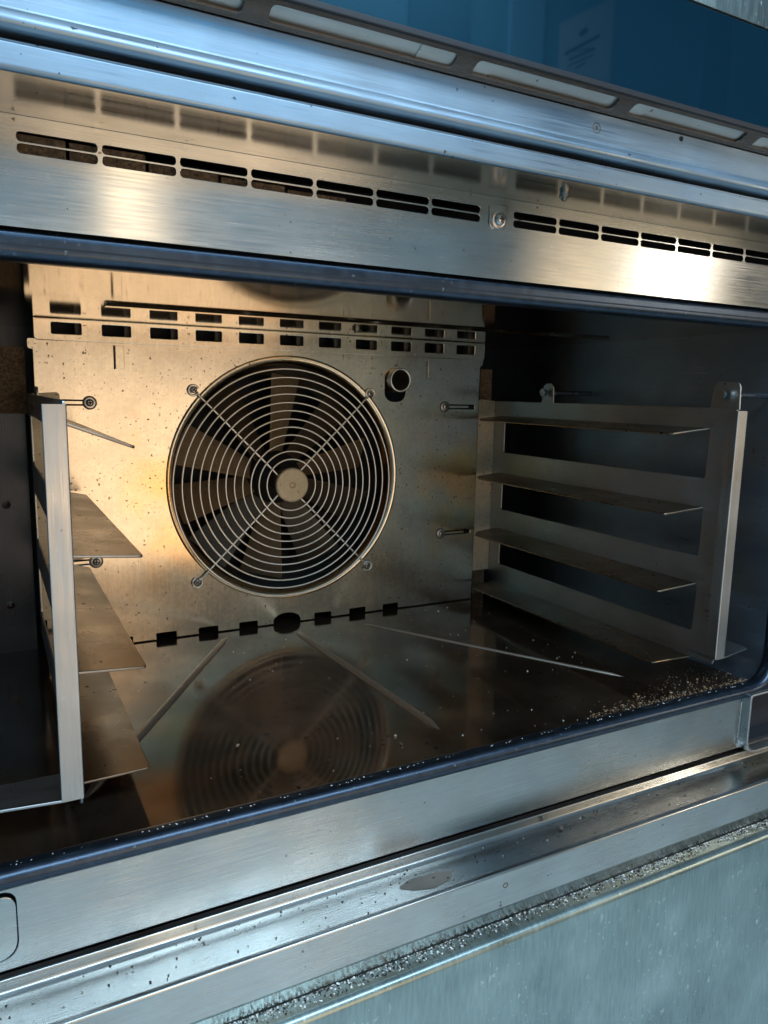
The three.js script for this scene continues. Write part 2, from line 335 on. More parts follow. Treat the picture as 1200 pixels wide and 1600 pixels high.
for (const [a, b] of [[[-0.0804, 0.02], [-0.2545, 0.296]], [[-0.0071, 0.029], [0.0076, 0.3092]], [[0.0722, 0.0364], [0.2291, 0.2897]]]) put('floor_rib', rib(a, b, a[0] > 0 ? 0.0040 : 0.0064, a[0] > 0 ? 0.0018 : 0.0036), M.bead, floor);
// rolled rim round the opening
{
  const o = rrect(CX0 - 0.012, CX1 + 0.012, -0.0078, 0.3385, 0.036, THREE.Shape);
  o.holes.push(rrect(CX0 + 0.0040, CX1 - 0.0040, 0.0042, 0.3220, 0.028));
  const g = new THREE.ExtrudeGeometry(o, { depth: 0.003, bevelEnabled: true, bevelThickness: 0.0064, bevelSize: 0.0056, bevelOffset: -0.0056, bevelSegments: 7, curveSegments: 12 });
  g.translate(0, 0, 0.3545);
  put('opening_rim', uvBox(toCreasedNormals(clean(g), 0.9)), M.rim, oven);
}
// mounting posts behind the fan plate
put('mounting_post', box(-0.335, -0.2605, 0.236, 0.2985, -0.030, -0.024), M.pad, oven);
put('shaded_post', box(-0.335, -0.2630, 0.0, 0.2358, -0.030, -0.024), M.darkSteel, oven);  // lower part of the left post, rack shade painted in as near-black
put('mounting_post', box(0.2665, 0.2848, 0.0, 0.295, -0.030, -0.024), M.pad, oven);
for (const [x, y] of [[-0.2836, 0.1481], [-0.285, 0.0482]]) put('rivet', lathe([[0, 0.003], [0.0012, 0.0029], [0.0016, 0.0012], [0.0035, 0.001], [0.004, 0]], 16), M.screw, oven, [x, y, -0.024]);

// ------------------------------------------------------------------ fan plate
const PL = -0.2545, PR = 0.2485;
function slot(sh, x, y, w, h, r) { sh.holes.push(rrect(x - w / 2, x + w / 2, y - h / 2, y + h / 2, r)); }
const plateShape = (() => {
  const s = new THREE.Shape();
  const notch = (x, w, h) => [[x - w / 2, 0.0012, 0], [x - w / 2, h, 0.0016], [x + w / 2, h, 0.0016], [x + w / 2, 0.0012, 0]];
  let p = [[PL, 0.0012]];
  for (let k = -4; k <= 3; k++) if (k) p.push(...notch(-0.0053 + 0.0449 * k, 0.0212, 0.0078));
    else p.push([-0.021, 0.0012, 0], [-0.021, 0.007, 0.004], [-0.012, 0.0125, 0.005], [0.002, 0.0125, 0.005], [0.0115, 0.007, 0.004], [0.0115, 0.0012, 0]);
  p.push([PR, 0.0012, 0], [PR, 0.297, 0], [0.2525, 0.2985, 0.002], [0.2525, 0.3062, 0.002], [PL - 0.0045, 0.3062, 0.002], [PL - 0.0045, 0.297, 0.002], [PL, 0.296, 0]);
  roundPoly(p, s);
  const c = new THREE.Path(); c.absarc(-0.0016, 0.1652, 0.1335, 0, Math.PI * 2); s.holes.push(c);
  s.holes.push(roundPoly([[0.1155, 0.2525, 0.013], [0.1440, 0.2525, 0.013], [0.1440, 0.2895, 0.013], [0.1155, 0.2895, 0.013]], new THREE.Path()));
  for (const y of [0.2474, 0.0903]) { s.holes.push(rrect(-0.2465, -0.2085, y - 0.0028, y + 0.0028, 0.0022)); s.holes.push(rrect(0.2005, 0.2425, y - 0.0028, y + 0.0028, 0.0022)); }
  s.holes.push(rrect(-0.1832, -0.1822, 0.2802, 0.3028, 0.0003)); s.holes.push(rrect(0.1718, 0.1728, 0.2802, 0.3008, 0.0003));
  return s;
})();
const plate = put('fan_plate', (() => { const g = sheet(plateShape, 0.0018, 0.0003, 48, false); g.translate(0, 0, -0.0018); return g; })(), M.plate, oven);
{ // lanced tabs beside the slits
  put('lanced_tab', (() => { const g = sheet(rrect(-0.1818, -0.1735, 0.2805, 0.3026, 0.0006, THREE.Shape), 0.0012, 0.0004); return g; })(), M.plate, plate);
  put('lanced_tab', (() => { const g = sheet(rrect(0.1732, 0.1805, 0.2805, 0.3006, 0.0006, THREE.Shape), 0.0010, 0.0004); return g; })(), M.plate, plate);
}
const strip = put('slotted_strip', (() => {
  const s = roundPoly([[PL + 0.0012, 0.3048, 0.004], [0.2535, 0.3048, 0.004], [0.2535, 0.3253, 0], [PL + 0.0012, 0.3253, 0]]);
  for (let k = -5; k <= 5; k++) slot(s, 0.045 * k, 0.3162, 0.0262, 0.0104, 0.0016);
  const g = sheet(s, 0.0018, 0.0006, 6); g.translate(0, 0, 0.0004); return g;
})(), M.plate, oven);
put('strip_fold', tubeAt([[PL + 0.003, 0.3242, 0.0012], [0, 0.3242, 0.0012], [0.2515, 0.3242, 0.0012]], 0.0012, 4, 8), M.plate, strip);
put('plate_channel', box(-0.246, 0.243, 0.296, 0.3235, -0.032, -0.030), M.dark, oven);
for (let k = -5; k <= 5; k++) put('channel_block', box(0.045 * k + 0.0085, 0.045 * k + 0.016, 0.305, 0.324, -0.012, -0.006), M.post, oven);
// inlet ring pressed into the plate
put('inlet_ring', (() => { const g = lathe([[0.1352, 0.0], [0.1345, 0.0014], [0.1328, 0.0019], [0.1305, 0.0012], [0.1282, -0.0006], [0.1265, -0.0040], [0.1258, -0.0090], [0.1258, -0.016], [0.1268, -0.016], [0.1270, -0.0085], [0.1290, -0.0030], [0.1335, -0.0012]], 96); g.translate(-0.0016, 0.1652, 0.0002); return uvBox(g); })(), M.plate, plate);
// bolts and clips in the slots
function bolt(name, at, R = 0.0055, washer = true) {
  const head = lathe([[R * 0.66, 0.0004], [R * 0.66, 0.0016], [R * 0.60, 0.0024], [R * 0.45, 0.0031], [R * 0.30, 0.0034], [R * 0.10, 0.0034], [R * 0.06, 0.0022], [0, 0.0022]], 28);
  const m = put(name, head, M.screw, plate, at);
  if (washer) { put('washer', lathe([[R * 0.6, 0.0011], [R * 0.93, 0.0011], [R, 0.0006], [R, 0]], 28), M.screw, m); put('dark_ring', lathe([[R * 0.9, 0.0003], [R * 1.18, 0.00025], [R * 1.2, -0.0002]], 28), M.post, m); }  // thin dark ring round the washer edge
  put('cross_recess', [box(-R * 0.40, R * 0.40, -R * 0.10, R * 0.10, 0.0029, 0.0036), box(-R * 0.10, R * 0.10, -R * 0.40, -R * 0.105, 0.0028, 0.00355), box(-R * 0.10, R * 0.10, R * 0.105, R * 0.40, 0.0028, 0.00355)].map((g) => { g.rotateZ(0.3 + at[0] * 9); return g; }), M.black, m);
  return m;
}
for (const x of [-0.2069, 0.1985]) for (const y of [0.2474, 0.0903]) {
  bolt('bolt', [x, y, 0.0004], 0.0056);
  const s = x < 0 ? -1 : 1;
  put('clip', box(x + s * 0.006, x + s * 0.0345, y - 0.0013, y + 0.0013, -0.0016, 0.0002), M.plate, plate);
}
// steam pipe
put('steam_pipe', (() => { const g = lathe([[0.0112, -0.09], [0.0112, 0.0095], [0.0120, 0.0106], [0.0132, 0.0106], [0.0140, 0.0095], [0.0140, -0.09]], 36); g.translate(0.131, 0.2775, 0.0); return uvBox(g); })(), M.wire, oven);
put('pipe_back', cyl(0.0112, 0.0112, 0.002, [0.131, 0.2775, -0.06]), M.dark, oven);

// ------------------------------------------------------------------ fan guard
const GX = -0.0055, GY = 0.1606;
const guard = put('fan_guard', (() => {
  const g = lathe([[0, 0.0024], [0.0170, 0.0024], [0.0186, 0.0018], [0.0192, 0.0006], [0.0192, -0.0004], [0, -0.0004]], 48); return uvBox(g);
})(), M.cap, oven, [GX + 0.004, GY - 0.0006, 0.0065]);
put('rivet', lathe([[0, 0.0010], [0.0022, 0.0009], [0.0034, 0.0002], [0.0036, 0]], 20), M.cap, guard, [0, 0, 0.0024]);
for (let k = 0; k < 12; k++) {
  const r = 0.0283 + k * (0.1252 - 0.0283) / 11, z = -0.0005 + 0.0014 * (k / 11) ;
  const g = new THREE.TorusGeometry(r, 0.00105, 8, 112);
  const ring = put('guard_ring', clean(g), M.wire, guard, [-0.0035 * (1 - k / 11) * 0 - 0.004 * (k / 11), 0.0006 * (k / 11), z - 0.001]);
  ring.rotation.set(rr(-0.004, 0.004), rr(-0.004, 0.004), rr(0, 6.28)); ring.scale.set(1 + rr(-0.004, 0.004), 1 + rr(-0.004, 0.004), 1);
}
const EY = 0.1013;
for (const [sx, sy] of [[-1, 1], [1, 1], [1, -1], [-1, -1]]) {
  const L = EY * Math.SQRT2, a = Math.atan2(sy, sx), pts = [[0.012, 0, -0.0036], [0.06, 0, -0.0032], [0.12, 0, -0.0030], [L - 0.006, 0, -0.0040]];
  const R = 0.0052; for (let k = 0; k <= 14; k++) { const t = Math.PI + 0.5 - (k / 14) * 5.6; pts.push([L + R * Math.cos(t), R * Math.sin(t), -0.0046]); }
  const g = new THREE.TubeGeometry(new THREE.CatmullRomCurve3(pts.map((p) => V3(...p)), false, 'catmullrom', 0.4), 90, 0.0012, 8);
  g.rotateZ(a); g.translate(-0.004, 0, 0);
  const sp = put('guard_spoke', clean(g), M.wire, guard);
  const m = bolt('guard_screw', [GX + sx * EY, GY + sy * EY, 0.0002], 0.0056, false);
}

// ------------------------------------------------------------------ fan wheel behind the guard
const wheel = put('fan_wheel', (() => { const g = lathe([[0, -0.010], [0.010, -0.010], [0.0125, -0.012], [0.0125, -0.02], [0.030, -0.022], [0.034, -0.07], [0.118, -0.074], [0.118, -0.0755], [0, -0.0755]], 48); return uvBox(g); })(), M.dark, oven, [-0.0016, 0.163, -0.022]);
put('hub_nut', (() => { const g = new THREE.CylinderGeometry(0.0125, 0.0125, 0.012, 6); g.rotateX(Math.PI / 2); g.translate(0, 0, -0.006); return uvBox(g); })(), M.burnt, wheel);
{
  const NB = 10, s = roundPoly([[0.026, -0.010, 0.002], [0.1175, -0.027, 0.002], [0.1175, 0.027, 0.003], [0.026, 0.012, 0.002]]);
  const g = sheet(s, 0.0020, 0.0003, 4); g.translate(0, 0, -0.001); g.rotateX(0.58);
  for (let k = 0; k < NB; k++) { const b = put('blade', g, [M.blade, M.bladeShaded, M.bladeLit, M.bladeShaded, M.blade, M.blade, M.bladeShaded, M.blade, M.bladeShaded, M.bladeShaded][k], wheel, [0, 0, -0.032]); b.rotation.z = 0.22 + k * Math.PI * 2 / NB + 0.05 * Math.sin(k * 5.1); b.rotateX(0.16 * Math.sin(k * 2.7 + 1));  }  // blade tones paint uneven light over the wheel: brown, shaded, one lit
}
{ // fan chamber lining and heating coil behind
  put('fan_chamber', (() => { const g = lathe([[0.134, -0.004], [0.150, -0.02], [0.165, -0.06], [0.165, -0.116], [0, -0.116], [0, -0.118], [0.168, -0.118], [0.168, -0.06], [0.153, -0.018]], 48); g.translate(-0.0016, 0.165, -0.016); return uvBox(g); })(), M.post, oven);
}

// ------------------------------------------------------------------ front trim of the oven
const fascia = put('vent_panel', (() => {
  const s = roundPoly([[FX0, 0.3368, 0], [FX1, 0.3368, 0], [FX1, 0.3872, 0], [FX0, 0.3872, 0]]);
  const w = 0.0380, cells = [];
  for (let k = 0; k < 7; k++) cells.push(-0.2773 + w * k + w / 2 + 0.0);
  for (let k = 0; k < 15; k++) cells.push(-0.2773 + w * 7 + 0.0243 + w * k + w / 2);
  for (const x of cells) for (const y of [0.3779, 0.3726]) slot(s, x, y, 0.0358, 0.0044, 0.0021);
  const g = sheet(s, 0.0016, 0.0002, 6); g.translate(0, 0, 0.3646); return g;
})(), M.front, oven);
{ // screw tab between the two rows of vents
  const x = 0.0009;
  put('screw_tab', (() => { const g = sheet(roundPoly([[x - 0.0066, 0.3692, 0.002], [x - 0.003, 0.3668, 0.002], [x + 0.003, 0.3668, 0.002], [x + 0.0066, 0.3692, 0.002], [x + 0.0066, 0.3815, 0.0008], [x - 0.0066, 0.3815, 0.0008]]), 0.0010, 0.0003); g.translate(0, 0, 0.3662); return g; })(), M.front, fascia);
  const sc = put('vent_screw', [lathe([[0, 0.0034], [0.0020, 0.0031], [0.0034, 0.0020], [0.0038, 0.0008], [0.0038, 0]], 20), lathe([[0.0038, 0.0008], [0.0054, 0.0007], [0.0056, 0]], 20)], M.screw, fascia, [x + 0.0006, 0.3732, 0.3672]);
  put('cross_recess', [box(-0.0017, 0.0017, -0.0004, 0.0004, 0.0031, 0.0036), box(-0.0004, 0.0004, -0.0017, 0.0017, 0.003, 0.00355)], M.black, sc);
}
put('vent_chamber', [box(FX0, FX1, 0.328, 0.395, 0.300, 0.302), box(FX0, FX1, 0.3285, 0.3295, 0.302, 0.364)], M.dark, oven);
for (let k = 0; k < 5; k++) {
  const x = -0.2773 + 0.038 * k, a = x - 0.013, b = x + 0.0232;
  put('filter_pad', box(a, b, 0.33, [0.3812, 0.3808, 0.3778, 0.3758, 0.3745][k], 0.3555, 0.358), M.pad, oven);
}
// soffit above the vents with its blue front edge
put('overhang', along([[0.362, 0.3872], [0.4180, 0.3872], [0.4180, 0.3990], [0.362, 0.3990]], FX0, FX1), M.soffit, oven);
put('overhang_lip', along([[0.4183, 0.3871, 0.0003], [0.4196, 0.3871, 0.0010], [0.4207, 0.3884, 0.0010], [0.4206, 0.3978, 0.0008], [0.412, 0.4004, 0.001], [0.400, 0.4004], [0.400, 0.3993], [0.4183, 0.3993]], FX0, FX1), M.blueSheen, oven);
put('soffit_screw', [cyl(0.0034, 0.0028, 0.003, [0.0295, 0.3858, 0.396], 'y', 16), cyl(0.0018, 0.0014, 0.002, [0.0295, 0.3836, 0.396], 'y', 12)], M.screw, oven);
// sill below the rim
const sill = put('sill_panel', (() => {
  const s = roundPoly([[FX0, -0.0552, 0], [FX1, -0.0552, 0], [FX1, -0.0060, 0], [FX0, -0.0060, 0]]);
  s.holes.push(roundPoly([[-0.42, -0.0495, 0.01], [-0.2962, -0.0495, 0.012], [-0.2962, -0.0085, 0.008], [-0.42, -0.0085, 0.008]], new THREE.Path()));
  s.holes.push(rrect(0.3050, 0.4390, -0.0548, -0.0065, 0.001));
  for (const [x, y] of [[-0.0081, -0.0117], [-0.0615, -0.0108], [-0.0086, -0.0446], [-0.062, -0.0432]]) { const c = new THREE.Path(); c.absarc(x, y, 0.0014, 0, 6.2832); s.holes.push(c); }
  const g = sheet(s, 0.0016, 0.0004, 8); g.translate(0, 0, 0.3590); return g;
})(), M.front, oven);
put('hinge_cover', (() => { const g = sheet(roundPoly([[-0.42, -0.0492, 0.01], [-0.2966, -0.0492, 0.012], [-0.2966, -0.0112, 0.008], [-0.42, -0.0112, 0.008]]), 0.0016, 0.0004, 8); g.translate(0, 0, 0.3588); return g; })(), M.front, sill);
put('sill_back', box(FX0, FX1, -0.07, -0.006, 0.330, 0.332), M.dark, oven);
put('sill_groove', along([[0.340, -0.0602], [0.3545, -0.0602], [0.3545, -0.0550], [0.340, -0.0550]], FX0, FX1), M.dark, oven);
const shelf = put('drip_shelf', along([[0.356, -0.0602, 0.0003], [0.3612, -0.0602, 0.0012], [0.3618, -0.0668, 0.0012], [0.3650, -0.0686, 0.0012], [0.3925, -0.0690, 0.0012], [0.3957, -0.0700, 0.0012], [0.3957, -0.0985, 0.002], [0.392, -0.1010, 0.0015], [0.3905, -0.1125], [0.3850, -0.1125], [0.385, -0.0760], [0.356, -0.0760]], FX0, FX1), M.front, oven);
put('round_mark', lathe([[0.0014, 0], [0.0015, 0.0002], [0.0021, 0.0002], [0.0022, 0]], 20), M.post, shelf, [0.0109, -0.0805, 0.3957]);
put('smudge', (() => { const sh = new THREE.Shape(); for (let k = 0; k < 48; k++) { const t = k / 48 * Math.PI * 2, r = 1 + 0.10 * Math.cos(2 * t + 0.6) + 0.08 * Math.sin(3 * t) + 0.04 * Math.sin(7 * t), p = [0.0185 * r * Math.cos(t), 0.0075 * r * Math.sin(t)]; if (k) sh.lineTo(...p); else sh.moveTo(...p); } sh.closePath(); const g = new THREE.ExtrudeGeometry(sh, { depth: 0.00006, bevelEnabled: false }); g.rotateX(-Math.PI / 2); g.translate(-0.045, -0.0687, 0.3815); return uvBox(g); })(), M.smudge, shelf);
// right hinge bracket in front of the sill
{
  const o = roundPoly([[0.3035, -0.0605, 0.016], [0.44, -0.0605, 0.002], [0.44, -0.002, 0.002], [0.3035, -0.002, 0.004]]);
  o.holes.push(roundPoly([[0.3060, -0.0580, 0.0145], [0.437, -0.0580, 0.002], [0.437, -0.004, 0.002], [0.3060, -0.004, 0.003]], new THREE.Path()));
  const hb = put('hinge_bracket', (() => { const g = sheet(o, 0.034, 0.0006, 8); g.translate(0, 0, 0.3335); return g; })(), M.smooth, oven);
  put('bracket_back', box(0.306, 0.438, -0.058, -0.004, 0.334, 0.3362), M.dark, hb);
  put('sill_edge_bead', tubeAt([[0.3000, -0.009, 0.3606], [0.2995, -0.03, 0.3606], [0.2985, -0.050, 0.3606]], 0.0011, 10, 8), M.front, hb);
}
// outer casing that keeps light out
put('casing', [box(-0.66, 0.97, -0.14, 0.44, -0.20, -0.19), box(-0.66, -0.65, -0.14, 0.44, -0.19, 0.352), box(0.96, 0.97, -0.14, 0.44, -0.19, 0.352), box(-0.65, 0.96, 0.400, 0.410, -0.19, 0.40), box(-0.65, 0.96, -0.14, -0.13, -0.19, 0.384), box(-0.65, CX0 - 0.004, -0.004, 0.34, 0.345, 0.352), box(CX1 + 0.004, 0.96, -0.004, 0.34, 0.345, 0.352)], M.wall, oven);
// studs on the right wall
for (const [z, y] of [[0.096, 0.2665], [0.3328, 0.2665]]) {
  put('stud_pin', cyl(0.0026, 0.0026, 0.058, [CX1 - 0.029, y, z], 'x', 18), M.darkSteel, oven);
  put('wall_stud', [cyl(0.0048, 0.0048, 0.003, [CX1 - 0.060, y, z], 'x', 6), cyl(0.0045, 0.0036, 0.005, [CX1 - 0.0715, y, z], 'x', 18)], M.screw, oven);
}

// ------------------------------------------------------------------ tray racks
const rackBase = [0, 0.0, 0];
function makeRack(name, label, side) {
  const X = side > 0 ? 0.2767 : -0.2586, inw = -side, T = thing(name, label, 'tray rack', [X, 0.0232, 0.3457], 'tray racks hung on the oven walls');
  const ZF = 0, ZB = (side > 0 ? -0.0045 : 0.0030) - 0.3457, Y = (y) => y - 0.0232, railsY = [0.2365, 0.1650, 0.0940, 0.0232];
  // panel in the (z, y) plane, thickness along x
  const s = roundPoly([[ZB, Y(0.0236), 0.001], [ZF - 0.002, Y(0.0236), 0.001], [ZF, Y(0.030), 0.001], [ZF, Y(0.2552), 0.002], [ZB, Y(0.2552), 0.002]]);
  const wins = [[0.1915, 0.2362], [0.1192, 0.1648], [0.0484, 0.0938]];
  for (const [a, b] of wins) s.holes.push(roundPoly([[0.018 - 0.3457, Y(a), 0.003], [0.3192 - 0.3457, Y(a), 0.003], [0.3206 - 0.3457, Y(b), 0.003], [0.018 - 0.3457, Y(b), 0.003]], new THREE.Path()));
  const g = sheet(s, 0.0016, 0.0003, 5); g.rotateY(-Math.PI / 2); if (side > 0) g.translate(0.0016, 0, 0);
  put('side_panel', uvBox(g), M.rack, T);
  // rails: tongues bent inwards at the top of each window
  railsY.forEach((y, k) => {
    const w = 0.0432, z0 = 0.010 - 0.3457, z1 = 0.3145 - 0.3457, sh = roundPoly([[0, z0, 0], [w - 0.012, z0, 0.001], [w, z0 + 0.014, 0.001], [w, z1, 0.003], [0.004, z1 + 0.004, 0.002], [0, z1 + 0.0045, 0]]);
    const gr = new THREE.ExtrudeGeometry(sh, { depth: 0.0006, bevelEnabled: true, bevelThickness: 0.0006, bevelSize: 0.0006, bevelOffset: -0.0006, bevelSegments: 2, curveSegments: 4 });
    gr.rotateX(Math.PI / 2);                                      // (w, z) -> x = w, z = z, thickness down
    const tilt = side < 0 && k === 0 ? -0.36 : -0.10; gr.rotateZ(tilt * (k === 3 ? 0.25 : 1));
    if (inw < 0) gr.scale(-1, 1, 1), flip(gr);
    gr.translate(0, Y(y) + (side < 0 && k === 0 ? 0.006 : 0), 0);
    put('rail', uvBox(gr), M.rail, T);
  });
  // front flange bent outwards, rounded fold
  const fl = 0.0118, gf = new THREE.ExtrudeGeometry(roundPoly([[-0.0005, 0.0012, 0.0012], [-0.0005, -0.010, 0.0004], [0.0011, -0.010, 0.0004], [0.0011, -0.0008, 0.0008], [fl, -0.0008, 0.0004], [fl, 0.0012, 0.0006]]), { depth: Y(0.2530) - Y(0.0300), bevelEnabled: false, curveSegments: 5 });
  gf.rotateX(-Math.PI / 2); gf.scale(1, 1, -1); flip(gf);
  if (side < 0) { gf.scale(-1, 1, 1); flip(gf); }
  gf.translate(0, Y(0.0300), 0.0006);
  put('front_flange', uvBox(toCreasedNormals(clean(gf), 0.8), true), M.rack, T);
  // rear flange bent inwards: stop for the trays
  const gb = sheet(roundPoly([[0.0, Y(0.0365), 0], [0.0250, Y(0.0365), 0.002], [0.0250, Y(0.2572), 0.004], [0.0, Y(0.2552), 0]]), 0.0016, 0.0004, 4, true);
  if (inw < 0) { gb.scale(-1, 1, 1); flip(gb); }
  gb.translate(0, 0, ZB - 0.0006);
  put('rear_flange', gb, M.cap, T);
  // foot plate turned outwards
  const ft = side > 0 ? 0.056 : 0.075, gfp = new THREE.ExtrudeGeometry(roundPoly([[0.0, -0.032, 0], [ft, -0.032, 0.006], [ft, -0.006, 0.006], [0.012, 0.0015, 0.002], [0.0, 0.0015, 0]]), { depth: 0.0010, bevelEnabled: true, bevelThickness: 0.0003, bevelSize: 0.0003, bevelOffset: -0.0003, bevelSegments: 1, curveSegments: 4 });
  gfp.rotateX(Math.PI / 2);
  if (side < 0) { gfp.scale(-1, 1, 1); flip(gfp); }
  gfp.translate(0, Y(0.0298), 0);
  put('foot_plate', uvBox(gfp), M.rack, T);
  // hanging tabs on the top edge
  for (const [z0, z1, y] of side > 0 ? [[0.086, 0.1065, 0.2770], [0.318, 0.3475, 0.2780]] : [[0.06, 0.095, 0.262]]) {
    const st = roundPoly([[z0 - 0.3457, Y(0.254), 0], [z1 - 0.3457, Y(0.254), 0], [z1 - 0.3457 - 0.001, Y(y), 0.006], [z0 - 0.3457 + 0.003, Y(y), 0.006]]);
    const c = new THREE.Path(); c.absarc((z0 + z1) / 2 - 0.3457, Y(0.2665), 0.004, 0, 6.2832); if (side > 0) st.holes.push(c);
    const gt = sheet(st, 0.0016, 0.0003, 6); gt.rotateY(-Math.PI / 2); gt.translate(0.0018, 0, 0);
    put('hanging_tab', uvBox(gt), M.rack, T);
  }
  if (side < 0) {                                                  // top arm that hooks past the fan plate, with rivets
    put('hook_arm', uvBox((() => { const ga = sheet(roundPoly([[-0.3457 - 0.09, Y(0.234), 0], [ZB - 0.0004, Y(0.234), 0], [ZB - 0.0004, Y(0.2548), 0], [-0.3457 - 0.09, Y(0.2548), 0]]), 0.0014, 0.0003); ga.rotateY(-Math.PI / 2); return ga; })()), M.rack, T);
    for (const [z, y] of [[0.0726, 0.2465], [-0.02, 0.2465]]) { const rv = lathe([[0, 0.0022], [0.0016, 0.0021], [0.0024, 0.001], [0.004, 0.0008], [0.0044, 0]], 18); rv.rotateY(-Math.PI / 2); put('rivet', rv, M.screw, T, [-0.0016, Y(y), z - 0.3457]); }
  }
  return T;
}
function flip(g) {                                                  // mirror: turn the triangles back outwards
  if (g.index) { const a = g.index.array; for (let i = 0; i < a.length; i += 3) { const t = a[i]; a[i] = a[i + 1]; a[i + 1] = t; } } else {
    for (const k of Object.keys(g.attributes)) { const at = g.attributes[k], n = at.itemSize, a = at.array; for (let i = 0; i < at.count; i += 3) for (let c = 0; c < n; c++) { const t = a[i * n + c]; a[i * n + c] = a[(i + 1) * n + c]; a[(i + 1) * n + c] = t; } }
  }
  g.computeVertexNormals(); return g;
}
makeRack('tray_rack', 'steel tray rack with slotted side on the right wall of the oven', 1);
makeRack('tray_rack', 'steel tray rack on the left of the oven, its pale front flange nearest', -1);

// ------------------------------------------------------------------ upper oven
const upper = thing('upper_oven', 'bottom of the upper oven with dark blue glass door above the vents', 'oven');
put('door_rail', along([[0.412, 0.4022, 0.0006], [0.4215, 0.4012, 0.003], [0.4248, 0.4040, 0.003], [0.4232, 0.4080, 0.001], [0.4224, 0.4094, 0.0008], [0.4220, 0.4262, 0.001], [0.412, 0.4262, 0.0004]], FX0, FX1, 8), M.blueSheen, upper);
put('door_seam', box(FX0, FX1, 0.40855, 0.40885, 0.4222, 0.42275), M.black, upper);
const SLOPE = Math.atan2(0.0063, 0.014), SL = 0.01535;
const slant = (g, up = 0) => { g.translate(0, 0, up); g.rotateX(Math.PI / 2 - SLOPE); g.scale(1, 1, 1); g.translate(0, 0.4262, 0.4222); return uvBox(g); };
const under = put('slotted_edge', (() => {
  const s = roundPoly([[FX0, 0, 0], [FX1, 0, 0], [FX1, SL, 0], [FX0, SL, 0]]);
  for (const [a, b] of DOORSLOTS()) s.holes.push(rrect(a, b, SL * 0.22, SL * 0.80, 0.0030));
  return slant(sheet(s, 0.0012, 0.0003, 6), -0.0012);
})(), M.under, upper);
function DOORSLOTS() { const o = []; for (let k = -3; k < 8; k++) o.push([-0.1734 + 0.1109 * k, -0.0748 + 0.1109 * k]); return o; }
put('slot_liner', slant(box(FX0, FX1, 0.0012, SL - 0.0008, -0.0032, -0.0026)), M.liner, upper);
for (let k = -3; k < 8; k++) put('liner_step', slant(box(-0.1734 + 0.1109 * k + (k === 0 ? 0.078 : -0.004), -0.1734 + 0.1109 * k + (k === 0 ? 0.105 : 0.012), 0.0014, SL - 0.001, -0.0026, -0.0018)), M.liner, upper);
put('door_glass', (() => { const g = sheet(roundPoly([[FX0, 0.4335, 0.0], [FX1, 0.4335, 0.0], [FX1, 0.4918, 0], [FX0, 0.4918, 0]]), 0.005, 0.0006); g.translate(0, 0, 0.4320); return g; })(), M.glass, upper);
put('glass_edge', along([[0.4358, 0.4322, 0.0004], [0.4376, 0.4326, 0.0006], [0.4376, 0.4358, 0.0006], [0.4362, 0.4345, 0.0003]], FX0, FX1), M.gasket, upper);
put('control_panel', box(FX0, FX1, 0.4922, 0.60, 0.40, 0.4380), M.lower, upper);
put('upper_body', [box(FX0, FX1, 0.4300, 0.60, 0.40, 0.4200), box(FX0, FX1, 0.4100, 0.60, -0.19, 0.40)], M.wall, upper);
for (const [x, y] of [[0.0288, 0.4176]]) put('rivet', [lathe([[0, 0.0002], [0.0013, 0.0002], [0.0014, 0]], 24), lathe([[0.0024, 0], [0.0025, 0.0002], [0.0031, 0.0002], [0.0032, 0]], 24)], M.post, upper, [x, y, 0.4221]);
put('rivet_hole', cyl(0.0015, 0.0015, 0.0012, [0.0988, 0.4232, 0.4219], 'z', 16), M.black, upper);

// ------------------------------------------------------------------ lower oven door
const lowDoor = thing('lower_oven_door', 'spattered blue-green steel front of the lower oven under the drip shelf', 'oven door');
put('door_panel', along([[0.3915, -0.1118], [0.4035, -0.1118, 0.0026], [0.4070, -0.1150, 0.0028], [0.4072, -0.45], [0.3915, -0.45]], FX0, FX1, 8), M.lower, lowDoor);

